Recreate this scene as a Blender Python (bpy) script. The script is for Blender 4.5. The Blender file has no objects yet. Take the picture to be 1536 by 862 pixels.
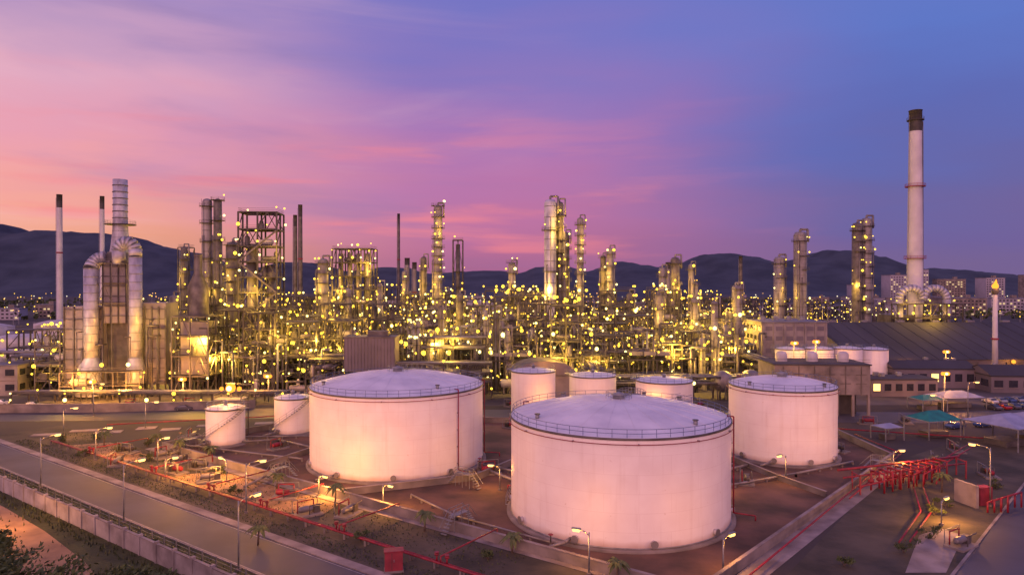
import bpy, math, random
from mathutils import Vector, noise as mnoise
sc=bpy.context.scene
R=random.Random(7)
pi=math.pi
# ------------------------------------------------------------------ materials
def s2l(c):
    return tuple(((v/255)/12.92 if v/255<=.04045 else ((v/255+.055)/1.055)**2.4) for v in c)+(1,)
def mat(name,c1,c2=None,scale=1.0,rough=.7,metal=0,bump=0.0,detail=6,stretch=(1,1,1)):
    m=bpy.data.materials.new(name); m.use_nodes=True
    nt=m.node_tree; b=nt.nodes['Principled BSDF']
    b.inputs['Roughness'].default_value=rough; b.inputs['Metallic'].default_value=metal
    c2=c2 or tuple(v*.7 for v in c1)
    tc=nt.nodes.new('ShaderNodeTexCoord'); mp=nt.nodes.new('ShaderNodeMapping')
    mp.inputs['Scale'].default_value=stretch
    n=nt.nodes.new('ShaderNodeTexNoise'); n.inputs['Scale'].default_value=scale; n.inputs['Detail'].default_value=detail
    r=nt.nodes.new('ShaderNodeValToRGB')
    r.color_ramp.elements[0].position=.35; r.color_ramp.elements[1].position=.65
    r.color_ramp.elements[0].color=(*c2,1); r.color_ramp.elements[1].color=(*c1,1)
    nt.links.new(tc.outputs['Object'],mp.inputs[0]); nt.links.new(mp.outputs[0],n.inputs[0])
    nt.links.new(n.outputs[0],r.inputs[0]); nt.links.new(r.outputs[0],b.inputs['Base Color'])
    if bump:
        bp=nt.nodes.new('ShaderNodeBump'); bp.inputs['Strength'].default_value=bump; bp.inputs['Distance'].default_value=.15
        n2=nt.nodes.new('ShaderNodeTexNoise'); n2.inputs['Scale'].default_value=scale*6; n2.inputs['Detail'].default_value=5
        nt.links.new(mp.outputs[0],n2.inputs[0]); nt.links.new(n2.outputs[0],bp.inputs['Height']); nt.links.new(bp.outputs[0],b.inputs['Normal'])
    return m
def emis(name,c,s):
    m=bpy.data.materials.new(name); m.use_nodes=True; nt=m.node_tree; nt.nodes.clear()
    e=nt.nodes.new('ShaderNodeEmission'); o=nt.nodes.new('ShaderNodeOutputMaterial')
    e.inputs[0].default_value=(*c,1); e.inputs[1].default_value=s; nt.links.new(e.outputs[0],o.inputs[0])
    m.cycles.emission_sampling='NONE'
    return m
STEEL=mat('steel_grey',(.13,.12,.115),(.055,.05,.05),.4,.5,.2)
DSTEEL=mat('steel_dark',(.06,.055,.055),(.03,.028,.03),.5,.6,.2)
ALU=mat('insulation_cladding',(.25,.235,.24),(.13,.12,.125),.35,.45,.2,stretch=(1,1,.3))
DUCTM=mat('duct_cladding',(.44,.45,.53),(.26,.26,.32),.5,.45,.25,stretch=(1,1,.5))
GALV=mat('galvanised',(.28,.29,.31),(.16,.17,.18),1,.5,.4)
CONC=mat('concrete',(.24,.21,.2),(.11,.1,.095),.25,.9,0,.3,9)
CONCD=mat('concrete_dark',(.08,.077,.082),(.045,.042,.047),.1,.9,0,.3,9)
CREAM=mat('cream_cladding',(.27,.24,.24),(.16,.14,.15),.2,.6)
WHITE=mat('white_paint',(.5,.48,.5),(.34,.32,.33),.3,.5)
REDP=mat('red_pipe_paint',(.27,.010,.028),(.14,.008,.018),1.2,.5)
REDS=mat('stack_red',(.27,.028,.045),(.18,.018,.03),1,.6)
BLACK=mat('soot',(.06,.055,.06),(.03,.03,.032),.5,.8)
BLUERAIL=mat('rail_paint',(.10,.15,.28),(.06,.09,.17),1,.5)
ROOFD=mat('dark_metal_roof',(.045,.045,.058),(.026,.026,.034),.08,.8,0,stretch=(1,.2,1))
ROOFG=mat('roof_grey',(.18,.18,.22),(.1,.1,.13),.15,.7)
GLASS=mat('window_glass',(.03,.035,.05),(.02,.02,.03),1,.15)
BULB=emis('sodium_lamp',(1,.60,.05),3.2)
BULBW=emis('mercury_lamp',(1,.80,.25),4.0)
BULBO=emis('orange_flood',(1,.30,.03),2.3)
BULBC=emis('flood_core',(1,.6,.2),6)
STRIPE=emis('lit_lens',(1,.60,.16),3.0)
def em_r(): return BULB if R.random()<.72 else BULBW
# ------------------------------------------------------------------ mesh builder
class M:
    def __init__(s): s.v=[];s.f=[];s.m=[];s.sm=[];s.mats=[];s.lamps=[]
    def mi(s,m):
        if m not in s.mats: s.mats.append(m)
        return s.mats.index(m)
    def face(s,pts,m,sm=False):
        b=len(s.v); s.v+=[tuple(p) for p in pts]; s.f.append(tuple(range(b,b+len(pts)))); s.m.append(s.mi(m)); s.sm.append(sm)
    def box(s,cx,cy,z0,w,d,h,m,rz=0,top=1.0):
        b=len(s.v); c,n=math.cos(rz),math.sin(rz)
        for k,z in ((1,z0),(top,z0+h)):
            for sx,sy in((-1,-1),(1,-1),(1,1),(-1,1)):
                x,y=sx*w/2*k,sy*d/2*k; s.v.append((cx+x*c-y*n,cy+x*n+y*c,z))
        i=s.mi(m)
        for q in((3,2,1,0),(4,5,6,7),(0,1,5,4),(1,2,6,5),(2,3,7,6),(3,0,4,7)):
            s.f.append(tuple(b+j for j in q)); s.m.append(i); s.sm.append(False)
    def tube(s,p,q,r,m,n=8,r2=None,caps=True,smooth=True):
        p=Vector(p);q=Vector(q);r2=r if r2 is None else r2
        d=(q-p)
        if d.length<1e-6: return
        d.normalize(); a=Vector((0,0,1)) if abs(d.z)<.9 else Vector((1,0,0))
        u=d.cross(a).normalized(); w=d.cross(u)
        b=len(s.v); i=s.mi(m); off=pi/4 if n==4 else 0
        for pt,rr in((p,r),(q,r2)):
            for j in range(n):
                t=2*pi*j/n+off; s.v.append(tuple(pt+u*math.cos(t)*rr+w*math.sin(t)*rr))
        for j in range(n):
            k=(j+1)%n; s.f.append((b+k,b+j,b+n+j,b+n+k)); s.m.append(i); s.sm.append(smooth and n>4)
        if caps:
            s.f.append(tuple(b+j for j in range(n))); s.m.append(i); s.sm.append(False)
            s.f.append(tuple(b+n+j for j in reversed(range(n)))); s.m.append(i); s.sm.append(False)
    def bar(s,p,q,w,m): s.tube(p,q,w*.7,m,4,caps=False)
    def path(s,pts,r,m,n=6):
        for a,b in zip(pts,pts[1:]): s.tube(a,b,r,m,n)
    def lathe(s,cx,cy,prof,m,n=16,a0=0,a1=2*pi,smooth=True):
        b=len(s.v); i=s.mi(m); full=abs(a1-a0-2*pi)<1e-6; nn=n if full else n+1
        for r,z in prof:
            for j in range(nn):
                t=a0+(a1-a0)*j/n; s.v.append((cx+math.cos(t)*r,cy+math.sin(t)*r,z))
        for k in range(len(prof)-1):
            for j in range(n):
                l=(j+1)%nn
                s.f.append((b+k*nn+j,b+k*nn+l,b+(k+1)*nn+l,b+(k+1)*nn+j)); s.m.append(i); s.sm.append(smooth)
    def ball(s,x,y,z,r,m,n=6):
        s.lathe(x,y,[(0.001,z-r),(r*.8,z-r*.6),(r,z),(r*.8,z+r*.6),(.001,z+r)],m,n)
    def bulb(s,x,y,z,r=.38,m=None):
        q=R.random(); k=.5+.6*q if q<.9 else 1.45
        s.ball(x,y,z,r*1.1*k,m or em_r(),6)
    def drum(s,p,q,r,m,n=14):
        p=Vector(p);q=Vector(q);d=(q-p).normalized()
        s.tube(p,q,r,m,n,caps=False); s.tube(q,q+d*r*.45,r,m,n,r2=r*.45); s.tube(p,p-d*r*.45,r,m,n,r2=r*.45)
    def make(s,name,loc=(0,0,0),rz=0):
        me=bpy.data.meshes.new(name); me.from_pydata(s.v,[],s.f)
        for m in s.mats: me.materials.append(m)
        me.polygons.foreach_set('material_index',s.m); me.polygons.foreach_set('use_smooth',s.sm); me.update()
        o=bpy.data.objects.new(name,me); sc.collection.objects.link(o); o.location=loc; o.rotation_euler=(0,0,rz)
        for (x,y,z,p,c) in s.lamps: lamp(x,y,z,p,c,o)
        return o
YEL=(1,.54,.06); ORG=(1,.38,.06)
def lamp(x,y,z,p,c,parent=None,rad=.4):
    l=bpy.data.lights.new('lamp_light','POINT'); l.energy=p; l.color=c; l.shadow_soft_size=rad
    o=bpy.data.objects.new('lamp_light',l); sc.collection.objects.link(o); o.location=(x,y,z)
    if parent: o.parent=parent
    return o
def sheet(name,pts,z,m):
    b=M(); b.face([(x,y,z) for x,y in pts],m); return b.make(name)
# ------------------------------------------------------------------ world
w=bpy.data.worlds.new('World'); sc.world=w; w.use_nodes=True; nt=w.node_tree; nt.nodes.clear()
N=nt.nodes.new; L=nt.links.new
tc=N('ShaderNodeTexCoord'); sep=N('ShaderNodeSeparateXYZ'); L(tc.outputs['Generated'],sep.inputs[0])
def math_(op,a,b=None,c=None,clamp=False):
    n=N('ShaderNodeMath'); n.operation=op; n.use_clamp=clamp
    for i,v in enumerate((a,b,c)):
        if v is None: continue
        if isinstance(v,(int,float)): n.inputs[i].default_value=v
        else: L(v,n.inputs[i])
    return n.outputs[0]
def noise_(scl,rot,loc,s,det,dist=0,ro=.5):
    mp=N('ShaderNodeMapping'); mp.inputs['Scale'].default_value=scl; mp.inputs['Rotation'].default_value=rot; mp.inputs['Location'].default_value=loc; L(tc.outputs['Generated'],mp.inputs[0])
    n1=N('ShaderNodeTexNoise'); n1.inputs['Scale'].default_value=s; n1.inputs['Detail'].default_value=det; n1.inputs['Roughness'].default_value=ro; n1.inputs['Distortion'].default_value=dist; L(mp.outputs[0],n1.inputs[0]); return n1.outputs[0]
n1=noise_((1.6,1.2,9),(0,.16,0),(0,0,0),1.3,6)
n2=noise_((1,1,4),(0,.25,0),(3,1,2),1.6,5,.4)
zz=math_('ADD',sep.outputs[2],math_('MULTIPLY',math_('SUBTRACT',n1,.5),.15))
zz=math_('ADD',zz,math_('MULTIPLY',math_('SUBTRACT',n2,.5),.18))
def ramp(st):
    r=N('ShaderNodeValToRGB'); e=r.color_ramp.elements
    while len(e)>1: e.remove(e[-1])
    e[0].position=st[0][0]; e[0].color=s2l(st[0][1])
    for p,c in st[1:]:
        k=e.new(p); k.color=s2l(c)
    L(zz,r.inputs[0]); return r.outputs[0]
rl=ramp([(0,(222,152,128)),(.05,(238,162,130)),(.10,(246,168,146)),(.15,(243,163,162)),(.2,(234,160,178)),(.26,(228,170,192)),(.33,(196,156,192)),(.42,(135,122,190)),(.8,(140,132,200))])
rc=ramp([(0,(162,100,142)),(.05,(178,105,150)),(.1,(186,110,160)),(.16,(180,114,172)),(.22,(164,114,180)),(.3,(138,115,187)),(.4,(114,114,194)),(.8,(132,128,200))])
rr=ramp([(0,(114,96,146)),(.06,(106,92,154)),(.12,(98,95,163)),(.2,(90,101,178)),(.3,(91,115,196)),(.8,(125,126,200))])
ax=math_('ADD',sep.outputs[0],math_('MULTIPLY',math_('SUBTRACT',n2,.5),.3))
def mr(v,a,b):
    n=N('ShaderNodeMapRange'); n.interpolation_type='SMOOTHSTEP'; n.inputs[1].default_value=a; n.inputs[2].default_value=b; L(v,n.inputs[0]); return n.outputs[0]
def mix(f,a,b,bt='MIX'):
    n=N('ShaderNodeMix'); n.data_type='RGBA'; n.blend_type=bt
    if isinstance(f,(int,float)): n.inputs[0].default_value=f
    else: L(f,n.inputs[0])
    for i,v in((6,a),(7,b)):
        if isinstance(v,tuple): n.inputs[i].default_value=v
        else: L(v,n.inputs[i])
    return n.outputs[2]
c=mix(mr(ax,-.62,-.05),rl,rc); c=mix(mr(ax,-.02,.5),c,rr)
n3=noise_((3,3,26),(0,-.08,0),(0,0,0),1.1,6,.2)
st=math_('MULTIPLY',mr(n3,.52,.72),math_('MULTIPLY',mr(ax,.5,-.2),mr(sep.outputs[2],.32,.08)))
c=mix(math_('MULTIPLY',st,.7),c,s2l((244,134,144)))
n4=noise_((1.2,1.2,8),(0,.22,0),(5,2,1),1.3,6,.5,.55)
gb=math_('MULTIPLY',mr(n4,.5,.72),mr(ax,.5,-.3))
c=mix(math_('MULTIPLY',gb,.38),c,s2l((132,112,172)))
wb=math_('MULTIPLY',mr(n4,.48,.3),mr(ax,.2,-.5))
c=mix(math_('MULTIPLY',wb,.4),c,s2l((240,186,196)))
back=mr(sep.outputs[1],.0,-.8)
c=mix(back,c,(1.34,.64,.78,1))
bg=N('ShaderNodeBackground'); L(c,bg.inputs[0]); bg.inputs[1].default_value=1.0
sky=N('ShaderNodeTexSky'); sky.sky_type='NISHITA'; sky.sun_disc=False; sky.sun_elevation=math.radians(2); sky.sun_rotation=math.radians(200)
bg2=N('ShaderNodeBackground'); L(sky.outputs[0],bg2.inputs[0]); bg2.inputs[1].default_value=.01
ad=N('ShaderNodeAddShader'); L(bg.outputs[0],ad.inputs[0]); L(bg2.outputs[0],ad.inputs[1])
o=N('ShaderNodeOutputWorld'); L(ad.outputs[0],o.inputs[0])
sl=bpy.data.lights.new('sun','SUN'); sl.energy=.8; sl.angle=math.radians(40); sl.color=(1,.5,.5)
so=bpy.data.objects.new('sun',sl); sc.collection.objects.link(so)
so.rotation_euler=Vector((.35,.85,-.22)).to_track_quat('-Z','Y').to_euler()
# ------------------------------------------------------------------ ground sheets
GROUND=mat('ground_soil',(.05,.045,.042),(.025,.023,.025),.03,.95,0,.4,8)
ASPH=mat('asphalt',(.062,.064,.088),(.036,.037,.052),.12,.65,0,.15,9)
BUND=mat('bund_soil',(.15,.082,.06),(.045,.03,.026),.13,.95,0,.6,10)
GRAV=mat('gravel',(.08,.07,.052),(.025,.026,.02),.14,.95,0,.8,10)
GRASS=mat('grass',(.06,.072,.022),(.03,.036,.013),.3,.95,0,.9,8)
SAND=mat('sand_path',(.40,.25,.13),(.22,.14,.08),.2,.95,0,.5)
POOL=mat('lamp_pool_soil',(.32,.21,.12),(.14,.09,.055),.3,.95,0,.5,9)  # soil colour lightened and warmed to paint in lamplight
PAVE=mat('pavement_concrete',(.28,.245,.235),(.14,.12,.12),.3,.85,0,.2,9)
LINE=mat('road_paint',(.4,.38,.36),(.22,.2,.2),1,.7)
sheet('ground',[(-7000,-400),(7000,-400),(7000,9000),(-7000,9000)],0,GROUND)
U=Vector((.815,-.58)); V=Vector((.58,.815)); P0=Vector((-108.8,145))
def sn(s,n): p=P0+U*s+V*n; return (p.x,p.y)
def strip(name,s0,s1,a,b,z,m): return sheet(name,[sn(s0,a),sn(s1,a),sn(s1,b),sn(s0,b)],z,m)
strip('perimeter_road',-60,170,-7.3,0,.028,ASPH)
strip('grass_verge',-60,170,-12.4,-7.5,.020,GRASS)
strip('rough_grass',-60,170,-70,-12.6,.020,GRASS)
strip('gravel_verge',-10,170,1.5,15.2,.020,GRAV)
sheet('lamp_pool_patch',[sn(54,8.5),sn(62,7.6),sn(74,8.4),sn(86,7.8),sn(92,10),sn(90,15),sn(58,15)],.026,POOL)  # pool of lamplight painted as a paler ground patch
sheet('lamp_pool_patch',[sn(14,8),sn(30,7.6),sn(40,9),sn(38,13),sn(18,14)],.026,POOL)  # second painted light pool, beside the left road
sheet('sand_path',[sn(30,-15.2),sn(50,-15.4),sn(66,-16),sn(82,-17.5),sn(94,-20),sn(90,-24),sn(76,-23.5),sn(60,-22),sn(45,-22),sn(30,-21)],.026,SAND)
def kerb(name,pts,wd=.3,h=.14,m=PAVE):
    b=M()
    for (x0,y0),(x1,y1) in zip(pts,pts[1:]):
        l=math.hypot(x1-x0,y1-y0); a=math.atan2(y1-y0,x1-x0)
        b.box((x0+x1)/2,(y0+y1)/2,0,l,wd,h,m,a)
    return b.make(name)
kerb('road_kerb',[sn(-60,.18),sn(170,.18)]); kerb('road_kerb',[sn(-60,-7.45),sn(170,-7.45)])
strip('pavement',-60,170,.36,1.5,.1,PAVE)
b=M()
b.face([(*sn(-60,-7.1),.034),(*sn(170,-7.1),.034),(*sn(170,-6.98),.034),(*sn(-60,-6.98),.034)],LINE)
b.face([(*sn(-60,-.35),.034),(*sn(170,-.35),.034),(*sn(170,-.23),.034),(*sn(-60,-.23),.034)],LINE)
b.make('road_marking')
C0=(20,73.2)
A=sn(33,17.5)
sheet('bund_floor',[A,C0,(73,131),(73,156),(-45,172)],.03,BUND)
sheet('bund_apron',[(24,77),(69,128),(73,131),(73,127),(28,77.2)],.036,PAVE)
def wall(name,pts,h,t,m,cap=True,posts=0):
    b=M()
    for (x0,y0),(x1,y1) in zip(pts,pts[1:]):
        l=math.hypot(x1-x0,y1-y0); a=math.atan2(y1-y0,x1-x0)
        b.box((x0+x1)/2,(y0+y1)/2,0,l,t,h,m,a)
        if cap: b.box((x0+x1)/2,(y0+y1)/2,h+.002,l+.1,t+.12,.1,PAVE,a)
        if posts:
            k=int(l/posts)
            for i in range(k+1):
                f=i/k; b.box(x0+(x1-x0)*f,y0+(y1-y0)*f,0,.35,t+.25,h+.35,m,a)
    return b.make(name)
wall('bund_wall',[(-45,172),A,C0,(73,131),(73,156),(-45,172)],1.3,.35,CONC)
wall('bund_wall',[sn(87,17.7),(-6,118),(14,150),(18,163)],1.1,.35,CONC)
wall('bund_wall',[(-47,122.6),(-41,136),(-30,168)],1.0,.3,CONC)
wall('bund_wall',[(36,160),(40,138),(46,118),(50,108.5)],.9,.3,CONC)
strip('drain_channel',30,150,15.3,16.9,.05,PAVE)
WALLM=mat('wall_render',(.36,.33,.33),(.19,.17,.17),.35,.9,0,.3,9)
wall('perimeter_wall',[sn(-60,-12.5),sn(170,-12.5)],2.3,.25,WALLM,True,4)
b=M()
for i in range(0,58):
    x,y=sn(-20+i*3,-9.4); b.bar((x,y,0),(x,y,1.5),.12,GALV)
    if i<57:
        x2,y2=sn(-17+i*3,-9.4)
        for z in(.5,1.0,1.45): b.bar((x,y,z),(x2,y2,z),.04,GALV)
b.make('post_fence')
def off(p,d,k): return (p[0]+d[0]*k,p[1]+d[1]*k)
RA=(38,65.5); RB=(150,179.6); rn=(.714,-.70)
sheet('plant_road',[RA,RB,off(RB,rn,9),off(RA,rn,9)],.034,ASPH)
kerb('road_kerb',[off(RA,rn,-.2),off(RB,rn,-.2)],.35)
kerb('road_kerb',[off(RA,rn,9.2),off(RB,rn,9.2)],.35)
sheet('gravel_verge',[(26,72),(38,65),(110,138.5),(100,150),(74,131)],.024,GRAV)
sheet('concrete_slab',[(46.2,80),(51,80),(61,92),(59.5,94.5),(55,92)],.06,PAVE)
sheet('plant_road',[(-260,160),(-60,172),(110,166),(260,186),(260,200),(110,180),(-60,186),(-260,172)],.012,ASPH)
sheet('concrete_yard',[(-260,182),(-60,189),(200,192),(200,235),(-260,235)],.008,CONCD)
sheet('gravel_yard',[(-210,235.1),(330,235.1),(330,620),(-330,620)],.004,GRAV)
b=M()
for i in range(9):
    x=-105+i*6.4; b.box(x,153+i*1.4+ (i%2)*3,.01,R.uniform(4,7),R.uniform(2,4),.15,PAVE,.25)
b.make('paving_slab')
wall('low_wall',[(-260,176),(-110,180),(-70,186)],2.2,.3,CONC)
# ------------------------------------------------------------------ storage tanks
def tankmat(name,Rr):
    m=bpy.data.materials.new(name); m.use_nodes=True; nt=m.node_tree; b=nt.nodes['Principled BSDF']; b.inputs['Roughness'].default_value=.5
    n=nt.nodes.new; l=nt.links.new
    tc=n('ShaderNodeTexCoord'); sp=n('ShaderNodeSeparateXYZ'); l(tc.outputs['Object'],sp.inputs[0])
    at=n('ShaderNodeMath'); at.operation='ARCTAN2'; l(sp.outputs[0],at.inputs[0]); l(sp.outputs[1],at.inputs[1])
    mu=n('ShaderNodeMath'); mu.operation='MULTIPLY'; mu.inputs[1].default_value=Rr; l(at.outputs[0],mu.inputs[0])
    cb=n('ShaderNodeCombineXYZ'); l(mu.outputs[0],cb.inputs[0]); l(sp.outputs[2],cb.inputs[1])
    br=n('ShaderNodeTexBrick'); br.inputs['Scale'].default_value=1; br.inputs['Brick Width'].default_value=8.4; br.inputs['Row Height'].default_value=2.44; br.inputs['Mortar Size'].default_value=.03
    br.inputs['Color1'].default_value=(.79,.765,.755,1); br.inputs['Color2'].default_value=(.77,.745,.735,1); br.inputs['Mortar'].default_value=(.72,.68,.67,1); l(cb.outputs[0],br.inputs[0])
    def ramp2(vec,scale,det,p0,p1,c0,c1,st=None):
        if st:
            mp=n('ShaderNodeMapping'); mp.inputs['Scale'].default_value=st; l(vec,mp.inputs[0]); vec=mp.outputs[0]
        ns=n('ShaderNodeTexNoise'); ns.inputs['Scale'].default_value=scale; ns.inputs['Detail'].default_value=det; l(vec,ns.inputs[0])
        rp=n('ShaderNodeValToRGB'); rp.color_ramp.elements[0].position=p0; rp.color_ramp.elements[1].position=p1; rp.color_ramp.elements[0].color=(*c0,1); rp.color_ramp.elements[1].color=(*c1,1); l(ns.outputs[0],rp.inputs[0]); return rp.outputs[0],ns.outputs[0]
    s1,_=ramp2(cb.outputs[0],1,7,.54,.8,(1,1,1),(.66,.55,.5),(1.1,.07,1))
    s2_,nz=ramp2(cb.outputs[0],.35,8,.35,.65,(.94,.92,.92),(1,1,1))
    s3,_=ramp2(cb.outputs[0],1.6,3,.70,.78,(1,1,1),(.55,.36,.28))
    def mul(f,a,bb):
        m1=n('ShaderNodeMix'); m1.data_type='RGBA'; m1.blend_type='MULTIPLY'
        if isinstance(f,float): m1.inputs[0].default_value=f
        else: l(f,m1.inputs[0])
        l(a,m1.inputs[6])
        if isinstance(bb,tuple): m1.inputs[7].default_value=bb
        else: l(bb,m1.inputs[7])
        return m1.outputs[2]
    c_=mul(.35,br.outputs[0],s1); c_=mul(1.0,c_,s2_); c_=mul(.5,c_,s3)
    ad=n('ShaderNodeMath'); ad.operation='MULTIPLY_ADD'; ad.inputs[1].default_value=-1.6; l(nz,ad.inputs[0]); l(sp.outputs[2],ad.inputs[2])
    mp_=n('ShaderNodeMapRange'); mp_.inputs[1].default_value=.6; mp_.inputs[2].default_value=-.5; l(ad.outputs[0],mp_.inputs[0])
    c_=mul(mp_.outputs[0],c_,(.62,.48,.42,1))
    l(c_,b.inputs['Base Color'])
    bp=n('ShaderNodeBump'); bp.inputs['Strength'].default_value=.2; bp.inputs['Distance'].default_value=.02; l(br.outputs['Fac'],bp.inputs['Height']); l(bp.outputs[0],b.inputs['Normal'])
    return m
TROOF=mat('tank_roof',(.66,.67,.71),(.5,.51,.57),.22,.5,0,.05,9)
def rail(b,cx,cy,r,z,n,m,a0=0,a1=2*pi,h=1.1,t=.05):
    seg=n; pts=[(cx+r*math.cos(a0+(a1-a0)*i/seg),cy+r*math.sin(a0+(a1-a0)*i/seg)) for i in range(seg+1)]
    for i,(x,y) in enumerate(pts):
        b.bar((x,y,z),(x,y,z+h),t,m)
        if i<seg:
            x2,y2=pts[i+1]
            for zz in(h,h*.5): b.bar((x,y,z+zz),(x2,y2,z+zz),t,m)
def tank(X,Y,Rr,h,rise,red_a,big=True,name='storage_tank',stair=None):
    b=M(); sm=tankmat('tank_shell',Rr); n=96 if big else 48
    b.lathe(0,0,[(Rr+.7,0),(Rr+.7,.3),(Rr+.02,.35)],CONC,n)
    b.lathe(0,0,[(Rr,.3),(Rr,h)],sm,n)
    b.lathe(0,0,[(Rr+.12,.42),(Rr+.12,.5),(Rr,.5)],GALV,n)
    b.lathe(0,0,[(Rr,h-.25),(Rr+.16,h-.25),(Rr+.16,h+.02),(Rr,h+.02)],STEEL,n)
    prof=[(Rr*(1-i/8),h+rise*(1-(1-i/8)**2)) for i in range(9)]
    prof[-1]=(.01,h+rise); b.lathe(0,0,prof,TROOF,n)
    if big:
        for i in range(24):
            t=2*pi*i/24
            pr=[(math.cos(t)*q[0],math.sin(t)*q[0],q[1]+.015) for q in prof[:-1]]
            b.path(pr,.03,TROOF,4)
    rail(b,0,0,Rr-.15,h,int(2*pi*Rr/1.9),BLUERAIL,t=.06)
    if big:
        nn=72
        for i in range(nn):
            t0=2*pi*i/nn;t1=2*pi*(i+1)/nn;rr=Rr+.35
            b.tube((rr*math.cos(t0),rr*math.sin(t0),h-.75),(rr*math.cos(t1),rr*math.sin(t1),h-.75),.06,REDS,5,caps=False)
            if i%6==0: b.box((Rr+.17)*math.cos(t0),(Rr+.17)*math.sin(t0),h-.85,.4,.12,.2,GALV,t0)
        for a in red_a:
            cx,cy=math.cos(a),math.sin(a); r1=Rr+.35
            b.path([(cx*(Rr-.6),cy*(Rr-.6),h+.5),(cx*r1,cy*r1,h+.45),(cx*r1,cy*r1,1.0),(cx*(r1+3),cy*(r1+3),.8),(cx*(r1+3),cy*(r1+3),.1)],.11,REDP,6)
            for z in range(2,int(h),3): b.box(cx*(Rr+.17),cy*(Rr+.17),z,.5,.1,.12,GALV,a)
    for i in range(7 if big else 3):
        a=-pi/2+ (i-3)*.62+.12; cx,cy=math.cos(a),math.sin(a)
        b.tube((cx*(Rr-.1),cy*(Rr-.1),1.1),(cx*(Rr+.5),cy*(Rr+.5),1.1),.38,WHITE,12); b.tube((cx*(Rr+.5),cy*(Rr+.5),1.1),(cx*(Rr+.58),cy*(Rr+.58),1.1),.5,ALU,12)
    a=-pi/2-.55; cx,cy=math.cos(a),math.sin(a)
    b.path([(cx*Rr,cy*Rr,.9),(cx*(Rr+1.6),cy*(Rr+1.6),.9),(cx*(Rr+1.6)-2,cy*(Rr+1.6)-.5,.5)],.22,ALU,8)
    b.lathe(0,0,[(.9 if big else .4,h+rise-.1),(.9 if big else .4,h+rise+.5),(1.1 if big else .5,h+rise+.5),(1.1 if big else .5,h+rise+.7),(.01,h+rise+1)],GALV,14)
    if big:
        rail(b,0,0,1.9,h+rise-.1,8,GALV)
        for a,rr in((.6,.82),(1.1,.84),(2.2,.8),(3.6,.86),(5.4,.85)):
            x,y=math.cos(a)*Rr*rr,math.sin(a)*Rr*rr; zc=h+rise*(1-rr**2)
            b.tube((x,y,zc-.1),(x,y,zc+.55),.3,GALV,10); b.tube((x,y,zc+.55),(x,y,zc+.65),.42,STEEL,10)
        for s in(-.5,.5):
            a=1.15; q=Vector((math.cos(a),math.sin(a),0)); p=Vector((-q.y,q.x,0))*s
            for i in range(7):
                f0=.13+i*.12; f1=f0+.12; z0=h+rise*(1-f0**2); z1=h+rise*(1-f1**2)
                A0=q*Rr*f0+p; A1=q*Rr*f1+p
                b.bar(A0+Vector((0,0,z0)),A0+Vector((0,0,z0+1.1)),.06,GALV); b.bar(A0+Vector((0,0,z0+1.1)),A1+Vector((0,0,z1+1.1)),.06,GALV); b.bar(A0+Vector((0,0,z0+.15)),A1+Vector((0,0,z1+.15)),.12,GALV)
    if stair is not None:
        a0,da=stair; ns=int(h/.35)
        for i in range(ns):
            a=a0+da*i/ns; z=h*i/ns; cx,cy=math.cos(a),math.sin(a)
            b.box(cx*(Rr+.6),cy*(Rr+.6),z,1.0,.32,.05,GALV,a)
            if i%3==0: b.bar((cx*(Rr+1.1),cy*(Rr+1.1),z),(cx*(Rr+1.1),cy*(Rr+1.1),z+1.1),.05,GALV)
            a2=a0+da*(i+1)/ns; z2=h*(i+1)/ns
            for hh in(0,.55,1.1): b.bar((cx*(Rr+1.1),cy*(Rr+1.1),z+hh),(math.cos(a2)*(Rr+1.1),math.sin(a2)*(Rr+1.1),z2+hh),.05,GALV)
        a=a0+da; cx,cy=math.cos(a),math.sin(a)
        b.box(cx*(Rr+.2),cy*(Rr+.2),h+.03,2.2,2.2,.08,GALV,a)
        for s in(-1,1):
            q=Vector((cx,cy,0)); p=Vector((-cy,cx,0))
            for z in(.6,1.15): b.bar(q*(Rr-.8)+p*s*1.1+Vector((0,0,h+z)),q*(Rr+1.3)+p*s*1.1+Vector((0,0,h+z)),.06,GALV)
    return b.make(name,(X,Y,0))
tank(16,102.3,16.1,14.4,2.4,[-.25,2.6],stair=(pi*.95,-pi*.72))
tank(-22.1,132,16.4,14.7,2.4,[-.72,.1],stair=(pi*.9,-pi*.75))
tank(53.8,136,10.1,14,1.5,[2.2],stair=(pi*.9,-pi*.7))
for X,Y,r,h in((-60.9,145,3.9,7.7),(-50,155.5,4,8.2),(5.3,170,5.5,12.4),(20.8,176,6,10.5),(37,166,6.8,10.6),(92,226,4.6,12.5),(102,227,4.6,12.5),(112,228,4.6,12.5),(122,230,4.4,12)):
    tank(X,Y,r,h,.6,[],False,'small_storage_tank',stair=(-pi*.9,pi*.8) if r<4.3 else (pi*.2,pi*.7))
b=M()
b.box(0,0,8.6,6,4,.15,GALV)
for sx in(-3,3):
    for sy in(-2,2): b.bar((sx,sy,0),(sx,sy,9.8),.2,STEEL)
for z in(9.2,9.8):
    for s in(-2,2): b.bar((-3,s,z),(3,s,z),.06,STEEL)
    for s in(-3,3): b.bar((s,-2,z),(s,2,z),.06,STEEL)
b.bar((0,0,8.6),(0,0,11.4),.15,STEEL); b.box(0,0,11.9,2,.6,.25,STEEL); b.ball(0,-.2,11,1.1,BULBO,10); b.ball(0,-1.1,11,.6,BULBC,8); b.ball(1.9,-.2,10.8,.55,BULBO,8); b.ball(-2,-.2,10.8,.5,BULBO,8)
b.lamps=[(0,-2.4,11.4,6000,ORG)]
b.make('floodlight_platform',(-62,150.5,0))
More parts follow.
